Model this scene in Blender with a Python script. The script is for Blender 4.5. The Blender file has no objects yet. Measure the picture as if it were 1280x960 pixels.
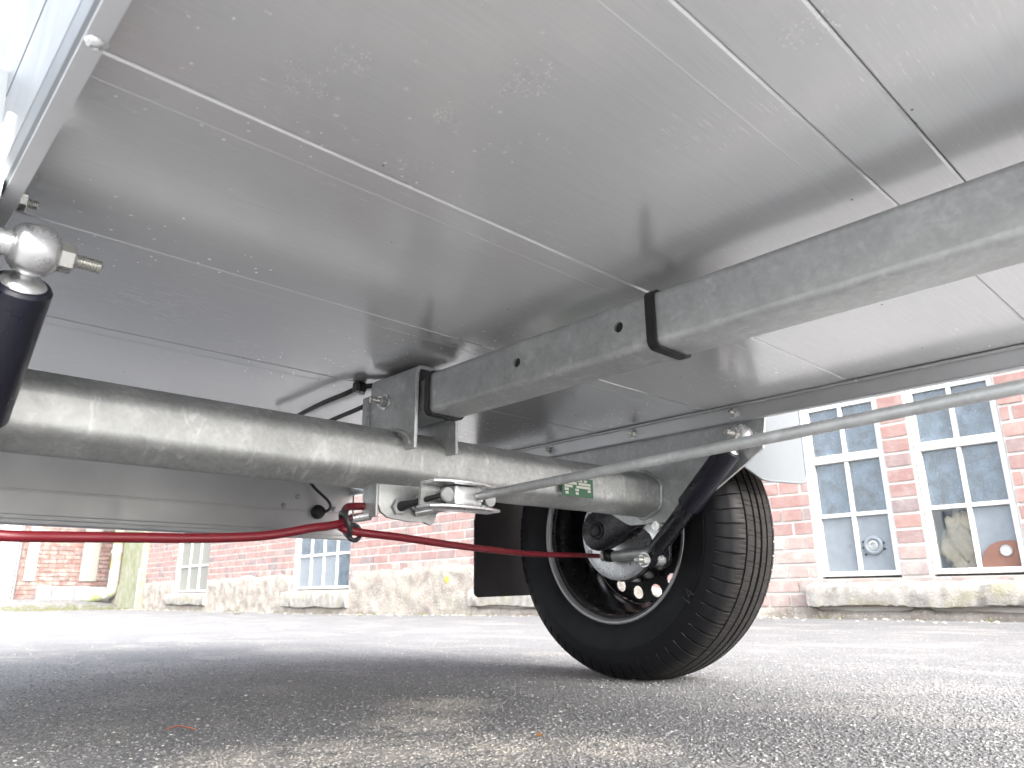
import bpy, bmesh, math, random
import numpy as np
from mathutils import Vector, Matrix
from math import radians, sin, cos, pi
random.seed(7); rng = np.random.default_rng(7)
S = bpy.context.scene
COL = S.collection

# ------------------------------------------------------------------ camera
H = 0.1725
yaw, pitch, roll = 0.8124845, 0.2807437, -0.0098885
fw = Vector((cos(yaw)*cos(pitch), sin(yaw)*cos(pitch), sin(pitch)))
r0 = fw.cross(Vector((0, 0, 1))).normalized(); u0 = r0.cross(fw)
r1 = cos(roll)*r0 + sin(roll)*u0; u1 = -sin(roll)*r0 + cos(roll)*u0
cam = bpy.data.cameras.new('camera'); co = bpy.data.objects.new('camera', cam); COL.objects.link(co)
co.matrix_world = Matrix(((r1.x, u1.x, -fw.x, 0), (r1.y, u1.y, -fw.y, 0), (r1.z, u1.z, -fw.z, H), (0, 0, 0, 1)))
cam.sensor_width = 36; cam.lens = 911.555/1280*36
cam.clip_start = 0.01; cam.clip_end = 2000
cam.dof.use_dof = True; cam.dof.focus_distance = 1.15; cam.dof.aperture_fstop = 11
S.camera = co

# ------------------------------------------------------------------ light
SUN_EL, SUN_AZ = radians(37), radians(184)        # azimuth measured like sun_rotation
w = bpy.data.worlds.new('World'); S.world = w; w.use_nodes = True
nt = w.node_tree; bg = nt.nodes['Background']
sky = nt.nodes.new('ShaderNodeTexSky'); sky.sky_type = 'NISHITA'; sky.sun_disc = False
sky.sun_elevation = SUN_EL; sky.sun_rotation = SUN_AZ; sky.air_density = 1.0; sky.dust_density = 4.0
hsv = nt.nodes.new('ShaderNodeHueSaturation'); hsv.inputs['Saturation'].default_value = 0.30   # high even cloud
nt.links.new(sky.outputs[0], hsv.inputs['Color']); nt.links.new(hsv.outputs[0], bg.inputs[0])
bg.inputs[1].default_value = 0.15
sl = bpy.data.lights.new('sun', 'SUN'); so = bpy.data.objects.new('sun', sl); COL.objects.link(so)
sl.energy = 0.95; sl.angle = radians(45); sl.color = (1, .97, .93)
sd = Vector((sin(SUN_AZ)*cos(SUN_EL), cos(SUN_AZ)*cos(SUN_EL), sin(SUN_EL)))
so.rotation_euler = (-sd).to_track_quat('-Z', 'Y').to_euler()
S.view_settings.view_transform = 'Standard'; S.view_settings.look = 'None'
S.view_settings.gamma = 1; S.view_settings.use_curve_mapping = False
S.view_settings.exposure = 2.83
S.cycles.max_bounces = 8; S.cycles.diffuse_bounces = 4; S.cycles.glossy_bounces = 4; S.cycles.transparent_max_bounces = 8
S.cycles.use_denoising = True; S.cycles.caustics_reflective = False; S.cycles.caustics_refractive = False; S.cycles.adaptive_threshold = .02

# ------------------------------------------------------------------ materials
class N:
    """little node-graph helper"""
    def __init__(s, name):
        s.m = bpy.data.materials.new(name); s.m.use_nodes = True; s.t = s.m.node_tree
        s.b = s.t.nodes['Principled BSDF']; s.pos = s.t.nodes.new('ShaderNodeNewGeometry').outputs['Position']
    def n(s, typ, **k):
        o = s.t.nodes.new('ShaderNode'+typ)
        for a, v in k.items(): setattr(o, a, v)
        return o
    def set(s, sock, v):
        if isinstance(v, bpy.types.NodeSocket): s.t.links.new(v, sock)
        else: sock.default_value = v if not (isinstance(v, tuple) and len(v) == 3 and len(sock.default_value) == 4) else v+(1,)
    def map(s, scale=(1, 1, 1), rot=(0, 0, 0), src=None):
        o = s.n('Mapping'); s.set(o.inputs['Vector'], src or s.pos); o.inputs['Scale'].default_value = scale; o.inputs['Rotation'].default_value = rot
        return o.outputs[0]
    def noise(s, scale, detail=4, rough=.55, vec=None, dist=0):
        o = s.n('TexNoise'); s.set(o.inputs['Vector'], vec or s.pos); o.inputs['Scale'].default_value = scale
        o.inputs['Detail'].default_value = detail; o.inputs['Roughness'].default_value = rough; o.inputs['Distortion'].default_value = dist
        return o.outputs['Fac']
    def voro(s, scale, vec=None, feature='F1', out='Distance', rand=1):
        o = s.n('TexVoronoi', feature=feature); s.set(o.inputs['Vector'], vec or s.pos); o.inputs['Scale'].default_value = scale
        o.inputs['Randomness'].default_value = rand
        return o.outputs[out]
    def ramp(s, fac, stops, interp='LINEAR'):
        o = s.n('ValToRGB'); s.set(o.inputs[0], fac); e = o.color_ramp.elements; o.color_ramp.interpolation = interp
        while len(e) < len(stops): e.new(.5)
        for i, (p, c) in enumerate(stops):
            e[i].position = p; e[i].color = ((c,)*3 if not isinstance(c, tuple) else c)+(1,)
        return o.outputs[0]
    def mix(s, fac, a, b, mode='MIX'):
        o = s.n('Mix', data_type='RGBA', blend_type=mode); s.set(o.inputs[0], fac); s.set(o.inputs[6], a); s.set(o.inputs[7], b)
        return o.outputs[2]
    def math(s, op, a, b=0.0):
        o = s.n('Math', operation=op); s.set(o.inputs[0], a); s.set(o.inputs[1], b); return o.outputs[0]
    def bump(s, height, strength=.3, dist=.001, normal=None):
        o = s.n('Bump'); s.set(o.inputs['Height'], height); o.inputs['Strength'].default_value = strength; o.inputs['Distance'].default_value = dist
        if normal: s.set(o.inputs['Normal'], normal)
        return o.outputs[0]
    def out(s, color=None, rough=None, metal=None, normal=None, **k):
        for key, v in (('Base Color', color), ('Roughness', rough), ('Metallic', metal), ('Normal', normal)):
            if v is not None: s.set(s.b.inputs[key], v)
        for key, v in k.items(): s.set(s.b.inputs[key.replace('_', ' ')], v)
        return s.m

def simple(name, col, rough=.5, metal=0., var=.15, nscale=40, bump=.0, bdist=.001):
    g = N(name); f = g.noise(nscale, 5)
    c = g.mix(f, tuple(x*(1-var) for x in col), tuple(min(1, x*(1+var)) for x in col))
    rr = g.ramp(g.noise(nscale*.7, 4), [(.3, max(0.02, rough-.08)), (.7, min(1, rough+.08))])
    nrm = g.bump(g.noise(nscale*3, 4), bump, bdist) if bump else None
    return g.out(c, rr, metal, nrm)

ZF_ = .505
def mat_floor():
    g = N('brushed_aluminium_deck')
    streak = g.noise(30, 5, .6, g.map((.5, 22, 1)))
    fine = g.noise(60, 3, .6, g.map((.6, 45, 1)))
    blot = g.noise(5, 4, .6)
    c = g.ramp(streak, [(.3, (.83, .84, .85)), (.7, (.93, .94, .95))])
    c = g.mix(g.ramp(blot, [(.35, 0.), (.75, .35)]), c, (.86, .855, .84))
    # splash marks: whitish dried droplets in clustered patches, black specks
    wob = g.n('VectorMath', operation='ADD'); nz_ = g.n('TexNoise'); nz_.inputs['Scale'].default_value = 160; g.set(nz_.inputs['Vector'], g.pos)
    sc_ = g.n('VectorMath', operation='SCALE'); g.set(sc_.inputs[0], nz_.outputs['Color']); sc_.inputs['Scale'].default_value = .004; g.set(wob.inputs[0], g.pos); g.set(wob.inputs[1], sc_.outputs[0]); wp = wob.outputs[0]
    v = g.voro(120, wp); area = g.ramp(g.noise(3.2, 3, .5), [(.50, 0.), (.68, 1.)])
    pick = g.ramp(g.voro(120, wp, out='Color'), [(.64, 0.), (.70, 1.)])
    spot = g.math('MULTIPLY', g.math('MULTIPLY', g.ramp(v, [(.14, 1.), (.22, 0.)]), area), pick)
    for px, py, rad in ((.295, .294, .030), (.190, .394, .026), (.2, .36, .02), (.391, .144, .022), (.282, .363, .014)):
        dn = g.n('VectorMath', operation='DISTANCE'); g.set(dn.inputs[0], wp); dn.inputs[1].default_value = (px, py, ZF_)
        cl = g.ramp(g.math('DIVIDE', dn.outputs['Value'], rad), [(.3, .9), (1., 0.)])
        sp3 = g.math('MULTIPLY', cl, g.ramp(g.voro(310, wp), [(.18, 1.), (.42, 0.)])); spot = g.math('MAXIMUM', spot, g.math('MULTIPLY', sp3, g.ramp(g.noise(70, 3), [(.4, .2), (.6, 1.)])))
    c = g.mix(g.math('MULTIPLY', spot, .5), c, (.98, .98, .97))
    v2 = g.voro(38); pick2 = g.ramp(g.voro(38, out='Color'), [(.70, 0.), (.72, 1.)])
    sp2 = g.math('MULTIPLY', g.ramp(v2, [(.045, 1.), (.06, 0.)]), pick2)
    c = g.mix(sp2, c, (.06, .055, .05))
    r = g.ramp(fine, [(.3, .16), (.7, .26)])
    r = g.mix(g.math('MULTIPLY', spot, .6), r, (.55, .55, .55))
    r = g.mix(g.ramp(blot, [(.35, 0.), (.85, .22)]), r, (.42, .42, .42))
    nrm = g.bump(fine, .05, .0003)
    met = g.mix(sp2, (.50, .50, .50), (0, 0, 0))
    return g.out(c, r, met, nrm)

def mat_galv(name, lo=.46, hi=.72, drip_axis=None):
    g = N(name)
    big = g.noise(14, 5, .6, dist=.6); sp = g.voro(230, out='Color'); mid = g.noise(60, 5, .65, dist=.8)
    v = g.mix(.45, big, mid); v = g.mix(.11, v, sp)
    c = g.ramp(v, [(.33, (lo*.96, lo*.995, lo*1.0)), (.52, ((lo+hi)/2*.97, (lo+hi)/2, (lo+hi)/2)), (.66, (hi*.97, hi, hi*1.0))])
    dr = g.noise(55, 4, .6, g.map((1, .35, .35)), dist=.5)
    c = g.mix(g.ramp(dr, [(.60, 0.), (.70, .55)]), c, (.84, .86, .86))
    r = g.ramp(mid, [(.3, .38), (.7, .56)])
    nrm = g.bump(mid, .25, .0006, g.bump(g.noise(350, 3), .12, .0004))
    return g.out(c, r, .62, nrm)

SAND = [(.49, .80, .13), (.62, .69, .13), (.55, .74, .12), (.39, .85, .10), (.67, .90, .11), (.72, .60, .10), (.80, 1.02, .12)]
def sand_mask(g):
    patch = 0.0
    for (px, py, rad) in SAND:
        dn = g.n('VectorMath', operation='DISTANCE'); g.set(dn.inputs[0], g.pos); dn.inputs[1].default_value = (px, py, 0)
        patch = g.math('MAXIMUM', patch, g.ramp(g.math('DIVIDE', dn.outputs['Value'], rad), [(.25, 1.), (1., 0.)]))
    grain = g.ramp(g.noise(24, 5, .65, g.map((1, 1.6, 1), (0, 0, .75))), [(.34, 0.), (.54, 1.)])
    return g.math('MULTIPLY', patch, grain)
def mat_asphalt():
    g = N('asphalt')
    st = g.voro(210, out='Color'); d = g.voro(210); st2 = g.voro(520, out='Color'); bigp = g.noise(2.2, 5, .6)
    bw = g.n('RGBToBW'); g.set(bw.inputs[0], st); bw2 = g.n('RGBToBW'); g.set(bw2.inputs[0], st2)
    c = g.ramp(bw.outputs[0], [(.15, (.085, .087, .092)), (.55, (.145, .147, .152)), (.8, (.23, .23, .23)), (.93, (.40, .395, .385))])
    c2 = g.ramp(bw2.outputs[0], [(.2, (.09, .09, .096)), (.8, (.21, .21, .21))])
    c = g.mix(.4, c, c2)
    c = g.mix(g.ramp(d, [(.35, 0.), (.75, .5)]), c, (.075, .075, .078))
    c = g.mix(g.ramp(bigp, [(.35, 0.), (.7, .35)]), c, (.21, .21, .214))
    # drifted sand
    sand = g.math('MULTIPLY', g.ramp(g.noise(3.1, 6, .62, g.map((1.5, .75, 1), (0, 0, .75)), dist=.5), [(.50, 0.), (.66, 1.)]), g.ramp(g.noise(160, 3, .6), [(.38, .15), (.6, 1.)]))
    sand = g.math('MAXIMUM', g.math('MULTIPLY', sand, .5), g.math('MULTIPLY', sand_mask(g), g.ramp(g.noise(230, 3, .6), [(.3, .45), (.5, 1.)])))
    c = g.mix(g.math('MULTIPLY', sand, .85), c, (.40, .375, .335))
    h = g.mix(.35, g.ramp(d, [(0., 1.), (.7, 0.)]), g.noise(500, 3))
    nrm = g.bump(h, .9, .004, g.bump(g.noise(22, 4), .3, .006))
    return g.out(c, .82, 0, nrm)

def mat_brick(name, palette, pale=0.):
    g = N(name)
    oi = g.n('ObjectInfo').outputs['Random']
    c = g.ramp(oi, palette)
    c = g.mix(g.ramp(g.noise(35, 5, .6), [(.35, 0.), (.75, .5)]), c, (.23, .14, .125))
    c = g.mix(g.ramp(g.noise(9, 5, .65), [(.42, .06+pale*.3), (.7, .45+pale*.5)]), c, (.46, .42, .385))
    nrm = g.bump(g.noise(90, 5), .5, .004)
    return g.out(c, .88, 0, nrm)
def mat_brick_flat(name, palette):
    g = N(name)
    bw = g.n('RGBToBW'); g.set(bw.inputs[0], g.voro(6, g.map((0, 1, 2.1)), out='Color'))
    c = g.ramp(bw.outputs[0], palette)
    c = g.mix(g.ramp(g.noise(9, 5, .65), [(.42, .06), (.7, .45)]), c, (.46, .42, .385))
    return g.out(c, .88, 0, g.bump(g.noise(90, 5), .5, .004))

M = {}
M['deck'] = mat_floor()
M['deck_plain'] = simple('aluminium_sheet', (.7, .7, .7), .35, .9)
M['rail'] = simple('anodised_aluminium', (.63, .64, .645), .36, .8, .05, 25, .05, .0004)
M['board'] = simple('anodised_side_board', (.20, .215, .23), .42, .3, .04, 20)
M['edge'] = simple('lightened_underside', (.74, .755, .77), .5, .25, .05, 30)  # pale colour stands in for ground light on the board's underside
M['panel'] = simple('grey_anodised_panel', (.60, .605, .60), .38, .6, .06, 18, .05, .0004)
M['galv'] = mat_galv('galvanised_steel')
M['galv_axle'] = mat_galv('galvanised_axle', .38, .70)
M['galv_dark'] = mat_galv('galvanised_weathered', .34, .56)
M['zinc'] = simple('zinc_plated_bolts', (.62, .62, .59), .3, .9, .12, 120, .1, .0004)
M['bright'] = simple('bright_zinc', (.72, .73, .74), .3, .85, .1, 60, .12, .0006)
M['black_plastic'] = simple('black_plastic', (.018, .018, .02), .42, 0, .2, 60)
M['black_paint'] = simple('black_gloss_paint', (.008, .008, .012), .25, 0, .2, 80)
M['navy_paint'] = simple('dark_blue_black_paint', (.010, .011, .022), .33, 0, .2, 80)
def mat_tyre():
    g = N('tyre_rubber'); sx = g.n('SeparateXYZ'); g.set(sx.inputs[0], g.pos)
    dy = g.math('SUBTRACT', sx.outputs[1], 1.0208); dz = g.math('SUBTRACT', sx.outputs[2], .2995)
    r = g.math('SQRT', g.math('ADD', g.math('MULTIPLY', dy, dy), g.math('MULTIPLY', dz, dz)))
    dusty = g.math('MULTIPLY', g.ramp(r, [(.286, 0.), (.300, 1.)]), g.ramp(g.noise(45, 5, .6), [(.3, .35), (.7, 1.)]))
    c = g.mix(dusty, (.0055, .0057, .0075), (.022, .0205, .0190))
    return g.out(c, g.ramp(g.noise(30, 4), [(.3, .5), (.7, .66)]), 0, g.bump(g.noise(260, 3), .15, .0006), Specular_IOR_Level=.22)
M['rubber'] = mat_tyre()
M['flap'] = simple('flap_rubber', (.014, .0145, .017), .6, 0, .1, 20)
M['rim'] = simple('black_rim', (.010, .010, .011), .3, .0, .2, 60)
M['rim_edge'] = simple('dull_steel_edge', (.30, .30, .31), .36, .6, .2, 60)
M['red'] = simple('red_cable', (.125, .0035, .010), .4, 0, .12, 90)
M['mudguard'] = simple('grey_mudguard', (.125, .137, .147), .4, 0, .03, 10)
M['green'] = simple('green_label', (.055, .15, .09), .45, 0, .15, 90)
M['label_white'] = simple('label_white', (.66, .67, .60), .5, 0, .1, 200)
M['white_plastic'] = simple('white_plastic', (.75, .75, .74), .4)
M['asphalt'] = mat_asphalt()
M['mortar'] = simple('mortar', (.58, .555, .52), .92, 0, .15, 30, .4, .004)
PAL = [(.0, (.30, .160, .145)), (.25, (.36, .185, .165)), (.45, (.28, .165, .155)), (.6, (.38, .22, .19)), (.78, (.24, .165, .165)), (.9, (.185, .15, .16)), (1., (.33, .205, .18))]
M['brick'] = mat_brick('red_brick', PAL)
M['brick_pale'] = mat_brick('lime_stained_brick', PAL, 1.)
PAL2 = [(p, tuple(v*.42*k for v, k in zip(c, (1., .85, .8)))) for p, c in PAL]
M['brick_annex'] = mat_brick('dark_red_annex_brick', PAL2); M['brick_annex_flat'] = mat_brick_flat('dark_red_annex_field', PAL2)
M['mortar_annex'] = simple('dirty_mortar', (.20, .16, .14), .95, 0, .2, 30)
M['brick_flat'] = mat_brick_flat('red_brick_field', PAL)
def mat_plinth():
    g = N('rough_lime_render')
    c = g.ramp(g.noise(8, 6, .65), [(.3, (.24, .205, .175)), (.5, (.36, .32, .28)), (.7, (.47, .44, .39))])
    c = g.mix(g.ramp(g.voro(60), [(.12, .8), (.25, 0.)]), c, (.66, .64, .59))
    c = g.mix(g.ramp(g.noise(2.3, 4, .6), [(.52, 0.), (.72, .3)]), c, (.34, .34, .24))
    return g.out(c, .95, 0, g.bump(g.noise(45, 6, .7), .9, .02))
M['plinth'] = mat_plinth()
def mat_sill():
    g = N('weathered_concrete')
    c = g.ramp(g.noise(14, 6, .65), [(.3, (.22, .205, .185)), (.55, (.36, .34, .31)), (.75, (.48, .46, .42))])
    c = g.mix(g.ramp(g.noise(5, 5, .6), [(.52, 0.), (.68, .6)]), c, (.30, .29, .15))
    return g.out(c, .95, 0, g.bump(g.noise(110, 5, .7), .9, .008))
M['sill'] = mat_sill()
def mat_paint():
    g = N('flaking_white_paint')
    c = g.mix(g.ramp(g.noise(60, 6, .7), [(.62, 0.), (.68, .8)]), (.68, .68, .66), (.38, .35, .30))
    return g.out(c, .55, 0, g.bump(g.noise(70, 5), .35, .003))
M['paint'] = mat_paint()
def mat_glass(name='dusty_window_glass', k=1.):
    g = N(name); t = g.t
    tr = g.n('BsdfTransparent'); gl = g.n('BsdfGlossy'); gl.inputs['Roughness'].default_value = .03
    fr = g.n('Fresnel'); fr.inputs['IOR'].default_value = 1.45
    m1 = g.n('MixShader'); g.set(m1.inputs[0], g.math('ADD', fr.outputs[0], .03)); t.links.new(tr.outputs[0], m1.inputs[1]); t.links.new(gl.outputs[0], m1.inputs[2])
    df = g.n('BsdfDiffuse'); g.set(df.inputs[0], (.30, .38, .46))
    dust = g.math('ADD', g.math('MULTIPLY', g.ramp(g.voro(75), [(.10, 1.), (.2, 0.)]), .5), g.ramp(g.noise(16, 5, .65), [(.32, .08), (.75, .50)]))
    m2 = g.n('MixShader'); g.set(m2.inputs[0], g.math('MULTIPLY', dust, k)); t.links.new(m1.outputs[0], m2.inputs[1]); t.links.new(df.outputs[0], m2.inputs[2])
    t.links.new(m2.outputs[0], t.nodes['Material Output'].inputs[0]); return g.m
M['glass'] = mat_glass(); M['glass_clear'] = mat_glass('clearer_window_glass', .25)
M['frosted'] = simple('whitened_pane', (.20, .225, .25), .35, 0, .22, 22)
M['pale_board'] = simple('pale_boarded_pane', (.22, .22, .195), .6, 0, .12, 12)
M['rust'] = simple('rust_brown_panel', (.20, .10, .075), .8, 0, .25, 20, .3, .003)
M['cloth'] = simple('cream_cloth', (.80, .72, .54), .9, 0, .15, 20, .2, .004)
M['interior'] = simple('interior_plaster', (.22, .22, .215), .9, 0, .1, 4)
M['interior_dark'] = simple('interior_dark', (.07, .075, .08), .9, 0, .2, 2)
M['white_stone'] = simple('whitewashed_stone', (.36, .355, .335), .85, 0, .12, 12, .4, .006)
M['pipe'] = (lambda g: g.out(g.mix(g.ramp(g.noise(4, 4, .6), [(.42, 0.), (.6, .85)]), (.42, .43, .39), (.22, .25, .06)), .6))(N('mossy_pipe'))
M['moss_wall'] = (lambda g: g.out(g.mix(g.ramp(g.noise(6, 5, .6), [(.35, .2), (.65, .9)]), (.36, .34, .29), (.19, .215, .10)), .95, 0, g.bump(g.noise(50, 5), .6, .01)))(N('mossy_render'))
M['moss'] = simple('moss_and_weeds', (.13, .135, .05), .9, 0, .4, 30)
M['leaf_pale'] = simple('dry_leaf_pale', (.46, .41, .33), .8, 0, .2, 60)
M['leaf_orange'] = simple('dry_leaf_orange', (.45, .20, .06), .8, 0, .2, 60)
M['twig_red'] = simple('red_brown_twig', (.20, .08, .06), .8, 0, .2, 60)
M['yellow'] = simple('yellow_lichen', (.70, .55, .08), .9, 0, .15, 30)
def mat_stone():
    g = N('asphalt_chippings')
    bw = g.n('RGBToBW'); g.set(bw.inputs[0], g.voro(200, out='Color'))
    c = g.ramp(bw.outputs[0], [(.15, (.09, .092, .097)), (.5, (.14, .142, .147)), (.75, (.21, .21, .21)), (.92, (.42, .41, .39))])
    c = g.mix(g.math('MULTIPLY', sand_mask(g), .75), c, (.40, .375, .335))
    return g.out(c, .8)
M['chip'] = mat_stone()
M['grit'] = simple('pale_grit', (.36, .34, .31), .9, 0, .3, 300)

# ------------------------------------------------------------------ mesh helpers
def finish(bm, name, mat, parent=None, smooth=None, inv=None):
    bmesh.ops.recalc_face_normals(bm, faces=bm.faces[:])
    me = bpy.data.meshes.new(name); bm.to_mesh(me); bm.free()
    for m_ in (mat if isinstance(mat, (list, tuple)) else [mat]): me.materials.append(M[m_])
    if smooth is not None:
        for p in me.polygons: p.use_smooth = True
        try: me.set_sharp_from_angle(angle=radians(smooth))
        except Exception: pass
    return link(name, me, parent, inv)
def link(name, me, parent=None, inv=None):
    o = bpy.data.objects.new(name, me); COL.objects.link(o)
    if parent is not None:
        o.parent = parent
        if parent.type == 'EMPTY': o.matrix_parent_inverse = Matrix.Translation(-parent.location)
    return o
def thing(name, loc, label, cat, group=None):
    e = bpy.data.objects.new(name, None); e.location = loc; e.empty_display_size = .1; COL.objects.link(e)
    return tag(e, label, cat, group)
def tag(o, label=None, cat=None, group=None, kind=None):
    for k, v in (('label', label), ('category', cat), ('group', group), ('kind', kind)):
        if v: o[k] = v
    return o
NB = bmesh.new
def box(bm, lo, hi, bev=0, seg=2):
    lo, hi = Vector(lo), Vector(hi)
    r = bmesh.ops.create_cube(bm, size=1, matrix=Matrix.Translation((lo+hi)/2) @ Matrix.Diagonal((*(hi-lo), 1)))
    if bev:
        es = list({e for v in r['verts'] for e in v.link_edges})
        bmesh.ops.bevel(bm, geom=es, offset=bev, segments=seg, profile=.5, affect='EDGES')
    return bm
AX = {'X': lambda a, p, q: (a, p, q), 'Y': lambda a, p, q: (p, a, q), 'Z': lambda a, p, q: (p, q, a)}
def prism(bm, pts, axis, a0, a1, bev=0):
    """extrude polygon pts (other two coords in order) along axis between a0 and a1"""
    f = AX[axis]; n = len(pts)
    A = [bm.verts.new(f(a0, *p)) for p in pts]; B = [bm.verts.new(f(a1, *p)) for p in pts]
    fs = [bm.faces.new(A), bm.faces.new(B[::-1])]+[bm.faces.new((A[i], B[i], B[(i+1) % n], A[(i+1) % n])) for i in range(n)]
    if bev:
        es = list(set(fs[0].edges) | set(fs[1].edges))
        bmesh.ops.bevel(bm, geom=es, offset=bev, segments=2, profile=.5, affect='EDGES')
    return bm
def frame_of(d):
    d = Vector(d).normalized(); a = Vector((0, 0, 1)) if abs(d.z) < .9 else Vector((1, 0, 0))
    u = d.cross(a).normalized(); return d, u, d.cross(u)
def lathe(bm, prof, c, d, n=24, cap=True, close=False, phase=0):
    """prof: (t along d, radius)"""
    c = Vector(c); d, u, v = frame_of(d); rings = []
    for t, r in prof:
        rings.append([bm.verts.new(c+d*t+(u*cos(phase+2*pi*k/n)+v*sin(phase+2*pi*k/n))*r) for k in range(n)])
    L = list(zip(rings, rings[1:]))+([(rings[-1], rings[0])] if close else [])
    for A, B in L:
        for k in range(n): bm.faces.new((A[k], A[(k+1) % n], B[(k+1) % n], B[k]))
    if cap and not close: bm.faces.new(rings[0][::-1]); bm.faces.new(rings[-1])
    return bm
def spline(pts, n=8):
    P = [Vector(p) for p in pts]; P = [2*P[0]-P[1]]+P+[2*P[-1]-P[-2]]; out = []
    for i in range(1, len(P)-2):
        a, b, c, d = P[i-1:i+3]
        for k in range(n):
            t = k/n; out.append(.5*((2*b)+(c-a)*t+(2*a-5*b+4*c-d)*t*t+(3*b-a-3*c+d)*t**3))
    out.append(P[-2]); return out
def tube(bm, pts, r, n=10, cap=True):
    pts = [Vector(p) for p in pts]; rings = []; u = None
    for i, p in enumerate(pts):
        d = (pts[min(i+1, len(pts)-1)]-pts[max(i-1, 0)]).normalized()
        if u is None: _, u, v = frame_of(d)
        else: u = (u-d*u.dot(d)).normalized(); v = d.cross(u)
        rr = r[i] if isinstance(r, (list, tuple)) else r
        rings.append([bm.verts.new(p+(u*cos(2*pi*k/n)+v*sin(2*pi*k/n))*rr) for k in range(n)])
    for A, B in zip(rings, rings[1:]):
        for k in range(n): bm.faces.new((A[k], A[(k+1) % n], B[(k+1) % n], B[k]))
    if cap: bm.faces.new(rings[0][::-1]); bm.faces.new(rings[-1])
    return bm
def torus(bm, c, d, R, r, n=28, m=8):
    c = Vector(c); d, u, v = frame_of(d); rings = []
    for i in range(n):
        e = u*cos(2*pi*i/n)+v*sin(2*pi*i/n)
        rings.append([bm.verts.new(c+e*(R+r*cos(2*pi*k/m))+d*r*sin(2*pi*k/m)) for k in range(m)])
    for i in range(n):
        A, B = rings[i], rings[(i+1) % n]
        for k in range(m): bm.faces.new((A[k], A[(k+1) % m], B[(k+1) % m], B[k]))
    return bm
def thread(t0, t1, r, pitch=.0015):
    out = [(t0, r*.6)]; t = t0; pitch = max(pitch, r*.36)
    while t < t1-.001:
        out += [(t, r*.78), (t+pitch*.5, r)]; t += pitch
    return out+[(t1-.0008, r*.86), (t1, r*.6)]
def hexnut(bm, c, d, R, h):
    lathe(bm, [(0, R*.9), (h*.1, R), (h*.88, R), (h, R*.88), (h, R*.5)], c, d, 6, phase=random.random()); return bm
def bolt_end(parent, c, d, r=.005, h=.007, stud=.012, washer=True, R=None):
    """washer + nut + threaded stud, sub-parts of the given part"""
    R = R or r*1.85; c = Vector(c); d = Vector(d).normalized(); off = 0
    if washer:
        finish(lathe(NB(), [(0, R*1.25), (.0018, R*1.25), (.002, R*1.1)], c, d, 24), 'washer', 'bright', parent, 40); off = .002
    finish(hexnut(NB(), c+d*off, d, R, h), 'nut', 'zinc', parent, 25)
    finish(lathe(NB(), thread(off+h-.001, off+h+stud, r), c, d, 14), 'stud', 'zinc', parent, 30)
def weld(path, r=.004, n=None, parent=None):
    """a bead with ripples along the path"""
    P = spline(path, 6); rr = [r*(.8+.35*abs(sin(i*1.3))+random.uniform(-.06, .06)) for i in range(len(P))]
    return finish(tube(NB(), P, rr, 7), 'weld_bead', 'galv', parent, 60)

# ------------------------------------------------------------------ ground
def gz(x, y):
    t = max(0., min(1., (x-1.9)/2.0)); s = max(0., min(1., (6.5-y)/4.5)); b = .034*t*t*(3-2*t)*s
    a = max(0., min(1., (y-13.2)/2.0))*max(0., min(1., (x-1.2)/1.4)); return b+.17*a*a*(3-2*a)
xs = sorted(set([-300, -100, -40, -15, -6, -3, -1.5]+[i*.25 for i in range(-4, 24)]+[8, 15, 40, 100, 300]))
ys = sorted(set([-300, -100, -40, -15, -6, -3]+[i*.4 for i in range(-5, 48)]+[22, 30, 60, 120, 300]))
V = [(x, y, gz(x, y)) for y in ys for x in xs]; nx = len(xs)
F = [(j*nx+i, j*nx+i+1, (j+1)*nx+i+1, (j+1)*nx+i) for j in range(len(ys)-1) for i in range(nx-1)]
me = bpy.data.meshes.new('asphalt_ground'); me.from_pydata(V, [], F); me.materials.append(M['asphalt'])
for p in me.polygons: p.use_smooth = True
tag(link('asphalt_ground', me), kind='structure')

def scatter(name, pts, sizes, flat, mat, label, cat, sink=.35):
    """many small irregular stones in one mesh"""
    n = len(pts); base = np.array([(1, 0, 0), (-1, 0, 0), (0, 1, 0), (0, -1, 0), (0, 0, 1), (0, 0, -1), (.62, .62, .45), (-.6, .62, .4), (.6, -.65, .45), (-.62, -.6, .4)], float)
    tri = np.array([(0, 6, 4), (2, 6, 0), (2, 4, 6), (2, 7, 4), (1, 7, 2), (1, 4, 7), (1, 9, 4), (3, 9, 1), (3, 4, 9), (3, 8, 4), (0, 8, 3), (0, 4, 8)])
    th = rng.uniform(0, 2*pi, n); vv = base[None]*(1+rng.uniform(-.28, .28, (n, 10, 1)))
    vv = vv*np.stack([sizes*rng.uniform(.7, 1.2, n), sizes*rng.uniform(.7, 1.2, n), sizes*flat], -1)[:, None, :]
    c, s = np.cos(th)[:, None], np.sin(th)[:, None]
    x = vv[..., 0]*c-vv[..., 1]*s; y = vv[..., 0]*s+vv[..., 1]*c
    out = np.stack([x+pts[:, 0, None], y+pts[:, 1, None], vv[..., 2]+pts[:, 2, None]+(sizes*flat*(.5-sink))[:, None]], -1).reshape(-1, 3)
    f = (tri[None]+(np.arange(n)*10)[:, None, None]).reshape(-1, 3)
    me = bpy.data.meshes.new(name); me.vertices.add(len(out)); me.vertices.foreach_set('co', out.ravel().astype(np.float32))
    me.loops.add(f.size); me.loops.foreach_set('vertex_index', f.ravel().astype(np.int32))
    me.polygons.add(len(f)); me.polygons.foreach_set('loop_start', np.arange(0, f.size, 3, dtype=np.int32)); me.polygons.foreach_set('loop_total', np.full(len(f), 3, np.int32))
    me.update(calc_edges=True); me.validate(); me.materials.append(M[mat])
    return tag(link(name, me), label, cat, kind='stuff')
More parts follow.
